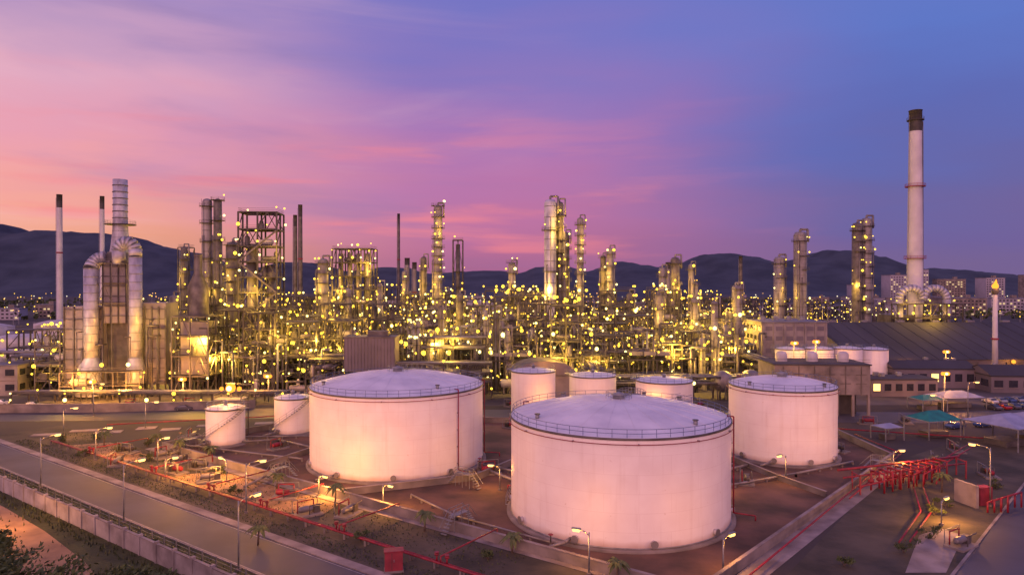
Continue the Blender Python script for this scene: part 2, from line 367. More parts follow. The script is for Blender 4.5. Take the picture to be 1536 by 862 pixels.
# ------------------------------------------------------------------ process equipment
def column(b,x,y,h,r,m=ALU,step=6,full=False,z0=8,lights=1.0,vents=True):
    b.lathe(x,y,[(r*1.25,0),(r*1.15,3),(r,4),(r,h-r*.5),(r*.75,h-.1),(r*.3,h+.2),(.01,h+.25)],m,14)
    for zz_ in range(6,int(h),4): b.lathe(x,y,[(r+.03,zz_),(r+.07,zz_+.1),(r+.03,zz_+.2)],STEEL,14)
    z=z0
    while z<h:
        a0=R.uniform(-2.6,-1.2); a1=a0+(2*pi if full or z+step>=h else R.uniform(2.2,4))
        b.lathe(x,y,[(r,z),(r+1.15,z),(r+1.15,z+.14),(r,z+.14)],DSTEEL,12,a0,a1,False)
        for hh in(.6,1.15): b.lathe(x,y,[(r+1.12,z+hh),(r+1.12,z+hh+.07)],STEEL,12,a0,a1,False)
        for j in range(7):
            t=a0+(a1-a0)*j/6; b.bar((x+(r+1.12)*math.cos(t),y+(r+1.12)*math.sin(t),z-.6),(x+(r+1.12)*math.cos(t),y+(r+1.12)*math.sin(t),z+1.2),.06,STEEL)
        nl=2 if R.random()<lights-.3 else 1
        for j in range(nl if R.random()<lights else 0):
            t=R.uniform(-2.9,-.2); b.bulb(x+(r+1.2)*math.cos(t),y+(r+1.2)*math.sin(t),z+2.0,.42)
        z+=step*R.uniform(.8,1.2)
    a=R.uniform(-2.5,-.6)
    for s in(-.1,.1): b.bar((x+(r+.35)*math.cos(a+s),y+(r+.35)*math.sin(a+s),3),(x+(r+.35)*math.cos(a+s),y+(r+.35)*math.sin(a+s),h),.07,GALV)
    for j in range(3):
        a=R.uniform(-3,0); rr=r+.55; pr=R.uniform(.12,.3); zt=h*R.uniform(.5,1)
        b.path([(x+r*.8*math.cos(a),y+r*.8*math.sin(a),zt),(x+rr*math.cos(a),y+rr*math.sin(a),zt),(x+rr*math.cos(a),y+rr*math.sin(a),3)],pr,R.choice([ALU,STEEL]),6)
    if vents: b.path([(x,y,h),(x,y,h+1.3),(x+r+.6,y,h+1.3),(x+r+.6,y,h-5)],r*.2,ALU,6)
def frame(b,cx,cy,w,d,zs,nx=2,ny=2,m=DSTEEL,braces=True,lights=.8,stuff=True,cw=.4):
    xs=[cx-w/2+w*i/nx for i in range(nx+1)]; ys=[cy-d/2+d*i/ny for i in range(ny+1)]
    top=zs[-1]
    for x in xs:
        for y in ys: b.bar((x,y,0),(x,y,top),cw,m)
    pz=0
    for z in zs:
        for y in ys: b.bar((xs[0],y,z),(xs[-1],y,z),cw*.8,m)
        for x in xs: b.bar((x,ys[0],z),(x,ys[-1],z),cw*.8,m)
        b.box(cx,cy,z+.22,w*.96,d*.96,.06,DSTEEL)
        for hh in(.7,1.25):
            for y in(ys[0],ys[-1]): b.bar((xs[0],y,z+hh),(xs[-1],y,z+hh),.07,STEEL)
            for x in(xs[0],xs[-1]): b.bar((x,ys[0],z+hh),(x,ys[-1],z+hh),.07,STEEL)
        if braces:
            i=R.randrange(nx)
            for y in(ys[0],ys[-1]):
                xm=(xs[i]+xs[i+1])/2; b.bar((xs[i],y,pz),(xm,y,z),cw*.5,m); b.bar((xs[i+1],y,pz),(xm,y,z),cw*.5,m)
            for x in(xs[0],xs[-1]): b.bar((x,ys[0],pz),(x,ys[1],z),cw*.5,m)
        if stuff and z<top:
            for j in range(R.randint(1,3)):
                x=R.uniform(xs[0]+1.5,xs[-1]-1.5); y=R.uniform(ys[0]+1,ys[-1]-1); q=R.random(); r=R.uniform(.5,1.1)
                if q<.45: b.drum((x-R.uniform(1,2.5),y,z+.4+r),(x+R.uniform(1,2.5),y,z+.4+r),r,R.choice([ALU,STEEL,WHITE]),10)
                elif q<.8: b.lathe(x,y,[(r,z+.3),(r,z+3),(r*.6,z+3.5),(.01,z+3.6)],R.choice([ALU,STEEL]),10)
                else: b.box(x,y,z+.3,2,1.6,1.8,R.choice([STEEL,CREAM]))
        for x in xs:
            for y in(ys[0],ys[-1]):
                if R.random()<lights: b.bulb(x+R.uniform(-.8,.8),y-.3,z+R.choice([2.2,-.5,1.6]),.38)
        pz=z
def pipes(b,x0,x1,y,zs,n,sp=.6,axis=0):
    for z in zs:
        for i in range(n):
            r=R.choice([.12,.18,.25,.32]); o=(i-n/2)*sp; m=R.choice([ALU,STEEL,GALV,STEEL,DSTEEL])
            if axis==0: b.tube((x0,y+o,z+r),(x1,y+o,z+r),r,m,6)
            else: b.tube((y+o,x0,z+r),(y+o,x1,z+r),r,m,6)
def rack(b,x0,x1,y,zs=(5,7.5),wd=6,bay=6,axis=0,lights=.6):
    k=max(1,int(abs(x1-x0)/bay))
    def T(a,c,z): return (a,c,z) if axis==0 else (c,a,z)
    for i in range(k+1):
        x=x0+(x1-x0)*i/k
        for s in(-1,1): b.bar(T(x,y+s*wd/2,0),T(x,y+s*wd/2,zs[-1]+.4),.35,DSTEEL)
        for z in zs: b.bar(T(x,y-wd/2,z),T(x,y+wd/2,z),.3,DSTEEL)
        if R.random()<lights: p=T(x,y-wd/2-.2,zs[-1]+R.choice([-1.5,1.3])); b.bulb(*p,.36)
        if R.random()<lights*.6: p=T(x,y-wd/2-.2,3.3); b.bulb(*p,.36)
    for s in(-1,1):
        for z in zs: b.bar(T(x0,y+s*wd/2,z),T(x1,y+s*wd/2,z),.25,DSTEEL)
    pipes(b,x0,x1,y,[z+.2 for z in zs],int(wd/.65),.65,axis)
def unit(seed,tall):
    global R; keep=R; R=random.Random(seed); b=M(); W,D=34,26
    rack(b,-W/2,W/2,R.uniform(-3,3),(5,7.6,10),7,5.5)
    for q in((-1,-1),(1,-1),(-1,1),(1,1),(0,0)):
        cx=q[0]*W*.25+R.uniform(-2,2); cy=q[1]*D*.3+R.uniform(-1,1); k=R.random()
        if k<.55:
            nl=R.randint(3,5) if tall else R.randint(2,4); frame(b,cx,cy,R.uniform(8,13),R.uniform(5,8),[R.uniform(4,5.2)]+[5*(i+2)+R.uniform(-.3,.3) for i in range(nl-1)],R.randint(2,3),1,lights=.75)
        elif k<.85:
            for j in range(R.randint(2,4)): column(b,cx+(j-1)*3.6,cy+R.uniform(-2,2),R.uniform(14,31 if tall else 22),R.uniform(.5,1.3),R.choice([ALU,STEEL]),R.uniform(4.5,6))
        else:
            frame(b,cx,cy,13,7,[9,],3,1,lights=.7,stuff=False)
            for j in range(3):
                b.box(cx-4.3+j*4.3,cy,10.2,4,6.5,1.1,ALU); b.lathe(cx-4.3+j*4.3,cy,[(1.5,11.3),(1.7,11.9),(1.5,11.9),(1.45,11.35)],STEEL,12)
    for j in range(6):
        x=R.uniform(-W/2,W/2);y=R.uniform(-D/2,-D/2+6);r=R.uniform(.5,1.3)
        if R.random()<.6:
            l=R.uniform(3,7); b.drum((x-l/2,y,1.4+r),(x+l/2,y,1.4+r),r,R.choice([ALU,WHITE,STEEL]),12)
            for s in(-.3,.3): b.box(x+s*l,y,0,.4,r*1.6,1.6,CONC)
        else: b.lathe(x,y,[(r,0),(r,4),(r*.6,4.7),(.01,4.9)],WHITE,12)
    for j in range(55):
        x=R.uniform(-W/2,W/2);y=R.uniform(-D/2,D/2);z=R.uniform(3,18);x2=x+R.uniform(-6,6);y2=y+R.uniform(-5,5);r=R.choice([.1,.15,.22,.35])
        b.path([(x,y,0),(x,y,z),(x2,y,z),(x2,y2,z),(x2,y2,z+R.uniform(-3,3))],r,R.choice([ALU,STEEL,GALV,STEEL]),6)
    for j in range(20):
        x=R.uniform(-W/2,W/2);y=R.uniform(-D/2,D/2);z=R.uniform(3,16); b.bar((x,y,0),(x,y,z),.12,STEEL); b.bulb(x,y-.2,z,.38)
    for j in range(7):
        x=R.uniform(-W/2,W/2);y=R.uniform(-D/2-1,-D/2+3);a=R.uniform(3,4.5); b.bar((x,y,0),(x,y,a),.12,STEEL); b.bulb(x,y,a,.34)
    R=keep
    return b.make('process_unit',(0,-500,0))
protos=[unit(100+i,i%2==0) for i in range(8)]
used=set()
def place(i,x,y,rz,sc_=1,zs=1):
    p=protos[i%8]
    if i%8 in used:
        o=bpy.data.objects.new('process_unit',p.data); sc.collection.objects.link(o)
    else: o=p; used.add(i%8)
    o.location=(x,y,0); o.rotation_euler=(0,0,rz); o.scale=(sc_,sc_,zs); return o
k=0
rows=[(220,-98,-54,2),(222,-28,70,4),(250,-150,-118,2),(250,-98,82,6),(280,-134,100,8),(318,-150,112,8),(352,-215,125,9),(395,-240,190,9),(450,-300,230,9),(520,-330,300,9)]
for (y,x0,x1,n) in rows:
    for j in range(n):
        x=x0+(x1-x0)*(j+.5)/n+R.uniform(-4,4)
        place(k*3+j,x,y+R.uniform(-5,5),R.choice([0,pi,0,pi])+R.uniform(-.12,.12),R.uniform(.9,1.1),R.uniform(.9,1.25) if y<400 else R.uniform(.8,1.05))
        if y<420:
            lamp(x+R.uniform(-8,8),y-9+R.uniform(-3,3),R.uniform(9,17),R.uniform(16000,22000),YEL,None,1.0)
        if y<300: lamp(x+R.uniform(-12,12),y-14+R.uniform(-3,3),R.uniform(3,24),R.uniform(9000,13000),YEL,None,1.0)
    k+=1
for X,Y,h,r,m,st,fu in((-102,250,49,2.6,STEEL,4.5,True),(-77.5,280,44,2.2,ALU,5,True),(-32.5,300,68,1.9,ALU,4.2,True),(0,300,43,1.6,ALU,5,True),
    (14,250,64.5,2.2,DUCTM,13,False),(17.6,253,64,1.5,STEEL,5,True),(30,300,62.7,1.5,ALU,4.5,True),(24.5,310,57,1.6,STEEL,5,True),(46,320,50.5,1.6,ALU,5.5,True),(43,322,47,1.3,STEEL,6,True),
    (66,300,41,1.5,ALU,6,False),(76,318,46,2.2,STEEL,9,False),(84,320,43,1.4,ALU,7,False),(137,350,47.5,2.7,ALU,7,False),(146,346,60,3.2,ALU,8,False),(172,340,64,2.6,STEEL,6,False),(177,341,66.5,2.6,ALU,6,False),
    (-144,300,50,1.4,STEEL,6,True),(-40,310,46,1.4,STEEL,7,False),(-52,330,40,1.2,ALU,7,False),(55,255,30,1.5,ALU,6,True),(-60,250,32,1.3,ALU,6,True),(95,290,33,1.6,ALU,7,True),(-110,222,30,1.3,ALU,5,True),
    (-112,262,42,1.6,ALU,5,True),(-20,262,30,1.4,STEEL,6,True),(3,252,27,1.2,ALU,5,True),(70,262,28,1.4,ALU,6,True)):
    b=M(); column(b,0,0,h,r,m,st,fu,z0=7 if st<10 else 14,lights=1.25 if st<7 else .85)
    if h>60 and r<2.5 and -40<X<40: b.lamps=[(-4,-6,h*.5,6000,YEL),(4,-6,h*.85,5000,YEL)]
    elif X<130: b.lamps=[(-4,-6,h*.75,6000,YEL)]
    else: b.lamps=[(-7,-4,h*.5,3000,YEL)]
    b.make('distillation_column',(X,Y,0))
b=M(); column(b,-2,0,66,1.7,ALU,7,True,lights=.5,vents=False); column(b,2,0,66,1.5,STEEL,9,False,lights=.6,vents=False); frame(b,0,0,8,7,[8,14,20,26,32],1,1)
b.make('absorber_column',(-114,260,0))
b=M(); frame(b,0,0,12,10,[6,11,16,21,26,31,36,41,46,51.5,57],2,2,DSTEEL,True,.7,True,.5); b.tube((-3,0,5),(-3,0,47),1.6,ALU,14); b.tube((3,0,5),(3,0,40),1.4,ALU,14)
for z0,z1,s in((0,11,1),(11,21,-1),(21,31,1),(31,41,-1),(41,51,1)): b.bar((-6*s,-5.4,z0),(6*s,-5.4,z1),.5,STEEL)
b.lamps=[(-8,-8,10,12000,YEL),(8,-8,20,10000,YEL),(-2,-9,31,8000,YEL),(5,-9,44,3500,YEL)]
b.make('reactor_structure',(-82.5,225,0),.1)
b=M(); frame(b,0,0,17,10,[7,13,19,25,31,37,43,49],4,2,DSTEEL,True,1,True,.45)
for i in range(4): b.tube((-6+4*i,-1,20),(-6+4*i,-1,47),1.1,ALU,12)
b.lamps=[(-6,-8,30,12000,YEL),(6,-8,42,10000,YEL),(0,-8,16,10000,YEL)]
b.make('coker_structure',(-69,300,0),-.08)
for X,Y,h in((-27.7,350,56),(-146,306,50)):
    b=M(); frame(b,0,0,5,5,[8,16,24,32,40,h],1,1,DSTEEL,True,.3,False,.35); b.tube((0,0,0),(0,0,h-2),1.1,STEEL,12); b.make('flare_derrick',(X,Y,0))
def stack(X,Y,h,r0,r1,bands,cap,m=ALU,plats=()):
    b=M(); b.lathe(0,0,[(r0*1.25,0),(r0,h*.08),(r1,h*.97-cap)],m,20)
    b.lathe(0,0,[(r1*1.02,h-cap),(r1*1.02,h-.2),(r1*1.08,h-.2),(r1*1.08,h),(r1*.8,h),(r1*.8,h-2),(.01,h-2)],BLACK,20)
    b.lathe(0,0,[(r1,h*.97-cap),(r1*1.02,h-cap)],BLACK,20)
    for z,hh in bands:
        rr=r0+(r1-r0)*z/h; b.lathe(0,0,[(rr+.02,z),(rr+.12,z),(rr+.12,z+hh),(rr+.02,z+hh)],REDS,20)
    for z in plats:
        rr=r0+(r1-r0)*z/h; b.lathe(0,0,[(rr,z),(rr+1.3,z),(rr+1.3,z+.25),(rr,z+.25)],REDS,18,smooth=False); b.lathe(0,0,[(rr+1.3,z+1.1),(rr+1.3,z+1.2)],REDS,18)
        rail(b,0,0,rr+1.25,z+.2,10,REDS)
    b.bar((-r0-.3,-.4,2),(-r1-.3,-.4,h-2),.15,GALV)
    return b
CHW=mat('chimney_paint',(.5,.5,.56),(.38,.38,.44),.15,.6)
b=stack(0,0,111,3.5,2.6,[],6,CHW,plats=(45,77))
b.lathe(0,0,[(2.62,106.5),(3.5,106.5),(3.5,106.8),(2.62,106.8)],BLACK,18,smooth=False); rail(b,0,0,3.45,106.8,12,BLACK)
b.bar((3.2,-1,4),(2.7,-1,106),.3,STEEL)
for s in(-1,1):
    b.path([(s*(5.2-5.2*math.cos(a)),-6,27+5*math.sin(a)) for a in [pi*i/10 for i in range(11)]]+[(s*10.4,-6,10)],1.6,DUCTM,14)
b.box(0,3,0,24,12,20,STEEL); frame(b,0,-9,28,5,[7,13,19,25],4,1,lights=.9)
b.lamps=[(0,-14,22,5000,YEL),(-10,-14,26,3000,YEL)]
b.make('tall_chimney',(180,305,0))
for X,Y,h,r in((-265,400,86,1.5),(-240,400,85,1.2),(-127,400,74,1.1),(-124,400,80,1.2),(-83,500,85,1.0),(134,400,50,1.0),(-60,420,47,1.4),(-66,430,50,1.6),(96,420,47,1.5)):
    stack(X,Y,h,r*1.15,r,[(h*.6,.8)] if R.random()<.5 else [],h*.06,CHW if X<-200 else STEEL if r<1.3 else ALU).make('chimney',(X,Y,0))
b=M(); b.tube((0,0,0),(0,0,32),1.0,CHW,14,r2=.7); b.lathe(0,0,[(.8,30),(1.2,31),(1.1,32.2),(.9,32.2)],STEEL,12); b.ball(0,0,33.0,1.1,BULBO,8); b.tube((0,0,33.4),(.4,0,35.4),.75,BULBO,8,r2=.1)
b.lathe(0,0,[(1.0,14),(1.15,14),(1.15,14.6),(1.0,14.6)],REDS,14)
b.lamps=[(0,-3,34.4,1200,ORG)]
b.make('flare_mast',(172,243,0))
# heater with ducts
b=M()
b.lathe(0,0,[(3.0,43.4),(2.6,46),(2.2,50),(2.05,54),(2.05,66),(1.75,66),(1.75,63)],DUCTM,20)
for z in range(46,66,2): b.lathe(0,0,[(2.12,z),(2.5 if z<50 else 2.25,z+.1),(2.12,z+.3)],STEEL,18)
b.lathe(0,0,[(2.2,52),(4.4,52),(4.4,52.25),(2.2,52.25)],DSTEEL,16,smooth=False); rail(b,0,0,4.3,52.2,12,STEEL)
b.box(0,0,22,6.4,8,19,CREAM); b.box(0,0,41.002,6.4,8,2.6,STEEL,0,.75)
for z in range(24,41,3): b.box(0,0,z,6.9,8.5,.35,STEEL)
for x in(-3.3,-1.1,1.1,3.3): b.box(x,-4.2,22,.3,.3,19,DSTEEL)
b.box(-9,1.5,3,11,10,24,CREAM); b.box(10.5,1.5,3,8,10,25,CREAM); b.box(0,3,0,8,8,22,STEEL)
for cx_,w_ in((-9,11),(10.5,8)):
    for z in range(5,28,3): b.box(cx_,-3.65,z,w_+.3,.25,.3,STEEL)
    for i in range(5): b.box(cx_-w_/2+w_*i/4,-3.8,0,.35,.4,27,STEEL)
def duct(pts,r,m=DUCTM):
    b.path(pts,r,m,18)
    for a,c in zip(pts,pts[1:]):
        a=Vector(a);c=Vector(c); l=(c-a).length; k_=int(l/2.4)
        for i in range(k_+1):
            p=a+(c-a)*(i/max(1,k_)); d=(c-a).normalized(); b.tube(p-d*.08,p+d*.08,r+.1,GALV,18)
duct([(-6,-5.5,9),(-6,-5.5,38.5)]+[(-6+3.2*(1-math.cos(a)),-5.5+3.5*math.sin(a)*.6,38.5+3.4*math.sin(a)) for a in(.3,.6,.9,1.2,1.57)],2.0)
duct([(1.5,-4.5,40)]+[(4-2.6*math.cos(a),-5,43+3.4*math.sin(a)) for a in [pi*i/8 for i in range(1,8)]]+[(6.6,-5.5,42),(6.6,-5.5,9)],1.85)
b.lathe(6.6,-5.5,[(1.8,12),(2.6,8),(2.6,4),(1,2)],DUCTM,16); b.lathe(-6,-5.5,[(1.9,12),(3.8,8),(4.2,3),(4.2,.5)],DUCTM,16)
frame(b,-1,-10,22,3,[4,8],6,1,STEEL,True,.35,True,.25); frame(b,0,-1,9,10,[28,34,40],2,1,STEEL,True,.3,False,.2)
frame(b,-18,-2,7,8,[5,10,15,20],1,1,STEEL,True,.6,True,.3)
for i in range(14):
    x=R.uniform(-14,14); z=R.uniform(3,24); b.path([(x,-7,0),(x,-7,z),(x+R.uniform(-4,4),-7,z),(x,-4,z)],R.choice([.15,.25,.35]),STEEL,6)
b.lamps=[(-9,-15,6,9000,ORG),(7,-15,5,9000,ORG),(0,-18,3,5000,ORG),(11,-12,22,3500,YEL),(-13,-14,18,3500,(1,.6,.3))]
b.make('process_heater',(-121,211,0),.12)
b=M(); frame(b,0,0,11,11,[6,12,18,24],2,2,STEEL,lights=.5); b.box(0,1,6.3,8,8,16,CREAM); b.lathe(0,0,[(3,24.2),(3,33),(1.2,37),(1.2,43)],STEEL,16); b.lamps=[(0,-10,8,3500,ORG)]
b.make('process_heater',(-97,211,0))
def building(name,X,Y,w,d,h,m=CREAM,roof=ROOFG,floors=2,rz=0,bays=6,gable=0,win=True):
    b=M(); b.box(0,0,0,w,d,h,m)
    b.box(0,0,h+.002,w+.5,d+.5,.35,roof)
    if gable:
        for s in(-1,1):
            b.face([(-w/2-.4,s*(d/2+.4),h+.36),(w/2+.4,s*(d/2+.4),h+.36),(w/2+.4,0,h+gable),(-w/2-.4,0,h+gable)],roof)
            b.face([(s*(w/2+.1),-d/2,h+.36),(s*(w/2+.1),d/2,h+.36),(s*(w/2+.1),0,h+gable-.05)],m)
    if win:
        fh=h/floors
        for f in range(floors):
            for i in range(bays):
                x=-w/2+w*(i+.5)/bays; b.box(x,-d/2-.02,f*fh+fh*.35,w/bays*.6,.1,fh*.42,GLASS if R.random()<.88 else STRIPE)
                b.box(x,-d/2-.1,f*fh+fh*.30,w/bays*.7,.25,.1,PAVE)
            nb=max(1,int(d/5))
            for i in range(nb):
                y=-d/2+d*(i+.5)/nb
                for s in(-1,1): b.box(s*(w/2+.02),y,f*fh+fh*.35,.1,d/nb*.55,fh*.42,GLASS)
        for f in range(1,floors): b.box(0,-d/2-.06,f*fh,w,.16,.2,PAVE)
    for i in range(3): b.box(R.uniform(-w*.4,w*.4),R.uniform(0,d*.3),h+.36,1.4,1.1,1.1+gable*.6,GALV)
    return b.make(name,(X,Y,0),rz)
SLAB=mat('slab_cladding',(.15,.13,.16),(.1,.09,.11),.1,.6)
b=M()
for x in(-8,-4,0,4,8): b.bar((x,-3.5,0),(x,-3.5,8),.5,DSTEEL); b.bar((x,3.5,0),(x,3.5,8),.5,DSTEEL)
b.box(0,0,8,15,8,10,SLAB); b.box(0,0,18.002,15.6,8.6,.3,STEEL); b.box(2,0,18.303,6,4,1.5,STEEL)
for i in range(16): b.box(-7.3+i*.97,-4.05,8.1,.12,.12,9.8,STEEL)
rack(b,-9,9,-7,(4,),3,4.5); b.make('cooling_plant_building',(-42,205,0))
for (x0,x1,y,z) in((-34,-6,203,(5,7.5,10)),(-28,-8,212,(14,17)),(22,76,202,(4.5,6.5)),(-140,-64,194,(3,)),(-140,82,240,(6,9,12)),(-150,110,300,(8,11))):
    b=M(); rack(b,x0,x1,y,z,7,7,0,.75); b.make('pipe_rack')
    for i in range(int((x1-x0)/34)): lamp(x0+17+34*i,y-6,9,5000,YEL,None,.5)
for x in(-55,-12,24,82):
    b=M(); rack(b,200,330,x,(6,9),6,8,1,.5); b.make('pipe_rack')
b=M()
for i in range(10):
    a0=pi-pi*i/10;a1=pi-pi*(i+1)/10
    b.face([(9*math.cos(a0),-5,8+4*math.sin(a0)),(9*math.cos(a1),-5,8+4*math.sin(a1)),(9*math.cos(a1),7,8+4*math.sin(a1)),(9*math.cos(a0),7,8+4*math.sin(a0))],STEEL,True)
b.box(0,1,0,17,11,8,CREAM); b.face([(9*math.cos(pi-pi*i/10),-5.02,8+4*math.sin(pi*i/10)) for i in range(11)],SLAB)
b.box(0,-4.6,0,5,.3,5,GLASS); b.lamps=[(0,-9,11,1800,ORG)]; b.make('compressor_shed',(9,198,0),.1)
for X,Y,r in((-57,203,2.6),(62,201,3.2),(71,203,3.2),(-150,228,5)):
    b=M(); b.lathe(0,0,[(r*math.cos(t*pi/12-pi/2)+.001,r+2+r*math.sin(t*pi/12-pi/2)) for t in range(13)],ALU,20)
    for i in range(8): a=i*pi/4; b.bar((r*.9*math.cos(a),r*.9*math.sin(a),0),(r*.9*math.cos(a),r*.9*math.sin(a),r+2),.3,STEEL)
    b.make('spherical_tank',(X,Y,0))
for X,Y,r,h in((-62,470,10,17),(-26,520,13,19),(-260,330,16,13),(-225,345,14,14),(-215,300,12,10),(-180,250,9,9)):
    b=M(); b.lathe(0,0,[(r,0),(r,h),(r*.6,h+1.4),(.01,h+2)],WHITE,32); rail(b,0,0,r,h,20,GALV); b.bulb(0,-r-.3,h,.6); b.make('distant_storage_tank',(X,Y,0))
building('office_building',-170,212,38,16,9,CREAM,ROOFG,2,.15,9)
building('workshop_building',-200,186,40,14,8,CREAM,ROOFG,1,.1,8,3)
building('workshop_building',-158,262,26,18,12,CREAM,ROOFG,2,.1,6,4)
building('substation_building',-150,238,12,9,7,CREAM,ROOFG,1,.1,3)
for x,y in((-165,225),(-140,215)):
    b=M(); rack(b,x-16,x+16,y,(5,8,11),6,6,0,.9); frame(b,x,y+10,12,8,[6,12,18],3,1); b.lamps=[(x,y-8,9,4000,YEL)]; b.make('pipe_rack')
# warehouse with large ribbed dark roof
b=M(); W=155;D=76
b.box(0,0,0,W,D,6,SLAB)
b.face([(-W/2-1,-D/2-1,5.8),(W/2+1,-D/2-1,5.8),(W/2+1,0,17.5),(-W/2-1,0,17.5)],ROOFD); b.face([(-W/2-1,D/2+1,5.8),(W/2+1,D/2+1,5.8),(W/2+1,0,17.5),(-W/2-1,0,17.5)],ROOFD)
for s in(-1,1): b.face([(s*W/2,-D/2,6),(s*W/2,D/2,6),(s*W/2,0,17.2)],CREAM)
for i in range(27):
    x=-W/2+i*6; b.bar((x,-D/2-1,5.86),(x,0,17.58),.09,ROOFD)
for i in range(9): b.box(-W/2+9+i*16.5,-D/2-.2,0,6,.3,4.8,STEEL)
for i in range(10): b.box(-W/2+8+i*15,1,17,3,2,1.2,ROOFG)
for i in range(6): b.box(-W/2+14+i*24,-D*.28,9.2,5,1.4,.9,ROOFD)
for x in(-60,-20,30,60): b.bulb(x,-D/2-1,5,.5,BULBO)
b.lamps=[(-60,-42,6,1500,ORG),(-20,-42,6,1500,ORG)]
b.make('warehouse',(206,292,0))
b=M(); b.box(0,0,0,24,22,19.5,CREAM); b.box(0,0,19.502,25,23,.5,ROOFG)
for i in range(7): b.box(-11.4+i*3.8,-11.1,0,.5,.4,19.3,CREAM)
for z in(4,8.5,13,16.6):
    for i in range(6): b.box(-9.5+i*3.8,-11.03,z,2.4,.1,1.6,SLAB)
    for i in range(5): b.box(-12.03,-8+i*4,z,.1,2.4,1.6,GLASS)
for i in range(4): b.box(-8+i*5,0,20.01,2,2,1.4,GALV)
b.make('process_building',(104,262,0))
b=M(); b.box(0,0,5.5,24,14,7.5,CONC)
for i in range(7):
    x=-11.7+i*3.9
    for y in(-6.7,6.7): b.box(x,y,0,.6,.6,5.5,CONC)
b.box(0,1,.01,20,9,5.3,DSTEEL); b.box(0,0,13.002,24.6,14.6,.3,CONCD)
for i in range(6): b.box(-9.75+i*3.9,-7.04,8.3,2.6,.12,.14,STEEL); b.box(-9.75+i*3.9,-7.05,10.6,2.6,.12,.14,STEEL); b.box(-9.75+i*3.9,-7.1,5.7,.16,.2,7.1,STEEL)
for y in(-7,7):
    for z in(.6,1.2): b.bar((-12,y,13.3+z),(12,y,13.3+z),.08,STEEL)
for x in(-8,0,8): b.lathe(x,0,[(1.5,13.3),(1.5,15.2),(1,15.8),(.01,16)],WHITE,14)
b.lamps=[(-6,-10,4,1500,ORG)]
b.make('pump_house',(80,182,0),-.06)
building('control_room',118,210,20,10,5,SLAB,ROOFD,1,0,6)
building('gatehouse',138,228,26,12,6,SLAB,ROOFD,1,-.05,7,2.5)
building('store_building',165,218,30,14,5,SLAB,ROOFD,1,-.1,7,3)
building('store_building',202,232,34,14,5,SLAB,ROOFG,1,-.05,7,3)
CAN=mat('canopy_fabric',(.28,.31,.44),(.2,.22,.32),.4,.6); GRN=mat('canopy_green',(.01,.19,.16),(.01,.11,.1),.5,.6)
def canopy(X,Y,w,d,h,m,n=2,rz=0,pit=.24):
    b=M()
    for k_ in range(n):
        cx=(k_-(n-1)/2)*w
        P=[(cx-w/2,-d/2,h),(cx+w/2,-d/2,h),(cx+w/2,d/2,h),(cx-w/2,d/2,h)]; T=[(cx-w/6,0,h+w*pit),(cx+w/6,0,h+w*pit)]
        b.face([P[0],P[1],T[1],T[0]],m); b.face([P[1],P[2],T[1]],m); b.face([P[2],P[3],T[0],T[1]],m); b.face([P[3],P[0],T[0]],m)
        for x,y,z in P: b.bar((x,y,0),(x,y,h),.2,GALV)
        for a,c in zip(P,P[1:]+P[:1]): b.bar(a,c,.15,GALV)
        b.box(cx,0,.05,w*.6,d*.4,1.2,STEEL)
    return b.make('canopy',(X,Y,0),rz)
canopy(109,146,10,12,4.6,CAN,2,.35,.2); canopy(94,152,9,7,4.0,GRN,1,.2,.2); canopy(82,149,5,4,2.8,CAN,1,.3,.15); canopy(122,188,13,7,3,CAN,1,.1,.12); canopy(112,184,7,6,3,GRN,1,.1,.15)
# ------------------------------------------------------------------ cars
CARM=[mat('car_paint',c,tuple(v*.9 for v in c),1,.25,.3) for c in((.6,.6,.62),(.1,.1,.12),(.3,.03,.03),(.3,.32,.36),(.06,.1,.25))]
TYRE=mat('tyre',(.02,.02,.02),(.015,.015,.015),4,.9)
def car(X,Y,rz):
    b=M(); m=R.choice(CARM)
    prof=[(-2.2,.35),(-2.25,.75),(-2.1,.95),(-1.55,1.02),(-1.0,1.45),(.35,1.48),(1.0,1.02),(1.95,.88),(2.2,.65),(2.2,.35)]
    for s in(-1,1):
        b.face([(x,s*(.88 if z<1.05 else .72),z) for x,z in (prof if s<0 else prof[::-1])],m)
    for (x0,z0),(x1,z1) in zip(prof,prof[1:]):
        w0=.88 if z0<1.05 else .72;w1=.88 if z1<1.05 else .72
        mm=GLASS if abs(z0-z1)>.4 and max(z0,z1)>1.4 else m
        b.face([(x0,-w0,z0),(x0,w0,z0),(x1,w1,z1),(x1,-w1,z1)],mm)
    for s in(-1,1): b.face([(-1.35,s*.86,1.06),(.85,s*.86,1.06),(.3,s*.745,1.4),(-.95,s*.745,1.4)],GLASS)
    for x in(-1.4,1.35):
        for s in(-1,1): b.tube((x,s*.68,.33),(x,s*.92,.33),.33,TYRE,12); b.tube((x,s*.9,.33),(x,s*.94,.33),.18,GALV,8)
    b.make('parked_car',(X,Y,0),rz)
for i in range(14): car(130+i*3.1,184+R.uniform(-.3,.3)+i*.8,pi/2+.1)
for i in range(9): car(136+i*3.1,194+i*.8,pi/2+.1)
car(-150,190,.1); car(-143,191,.1); car(-132,188,.2); car(-88,183,.2); car(104,160,.3); car(112,162,.3)
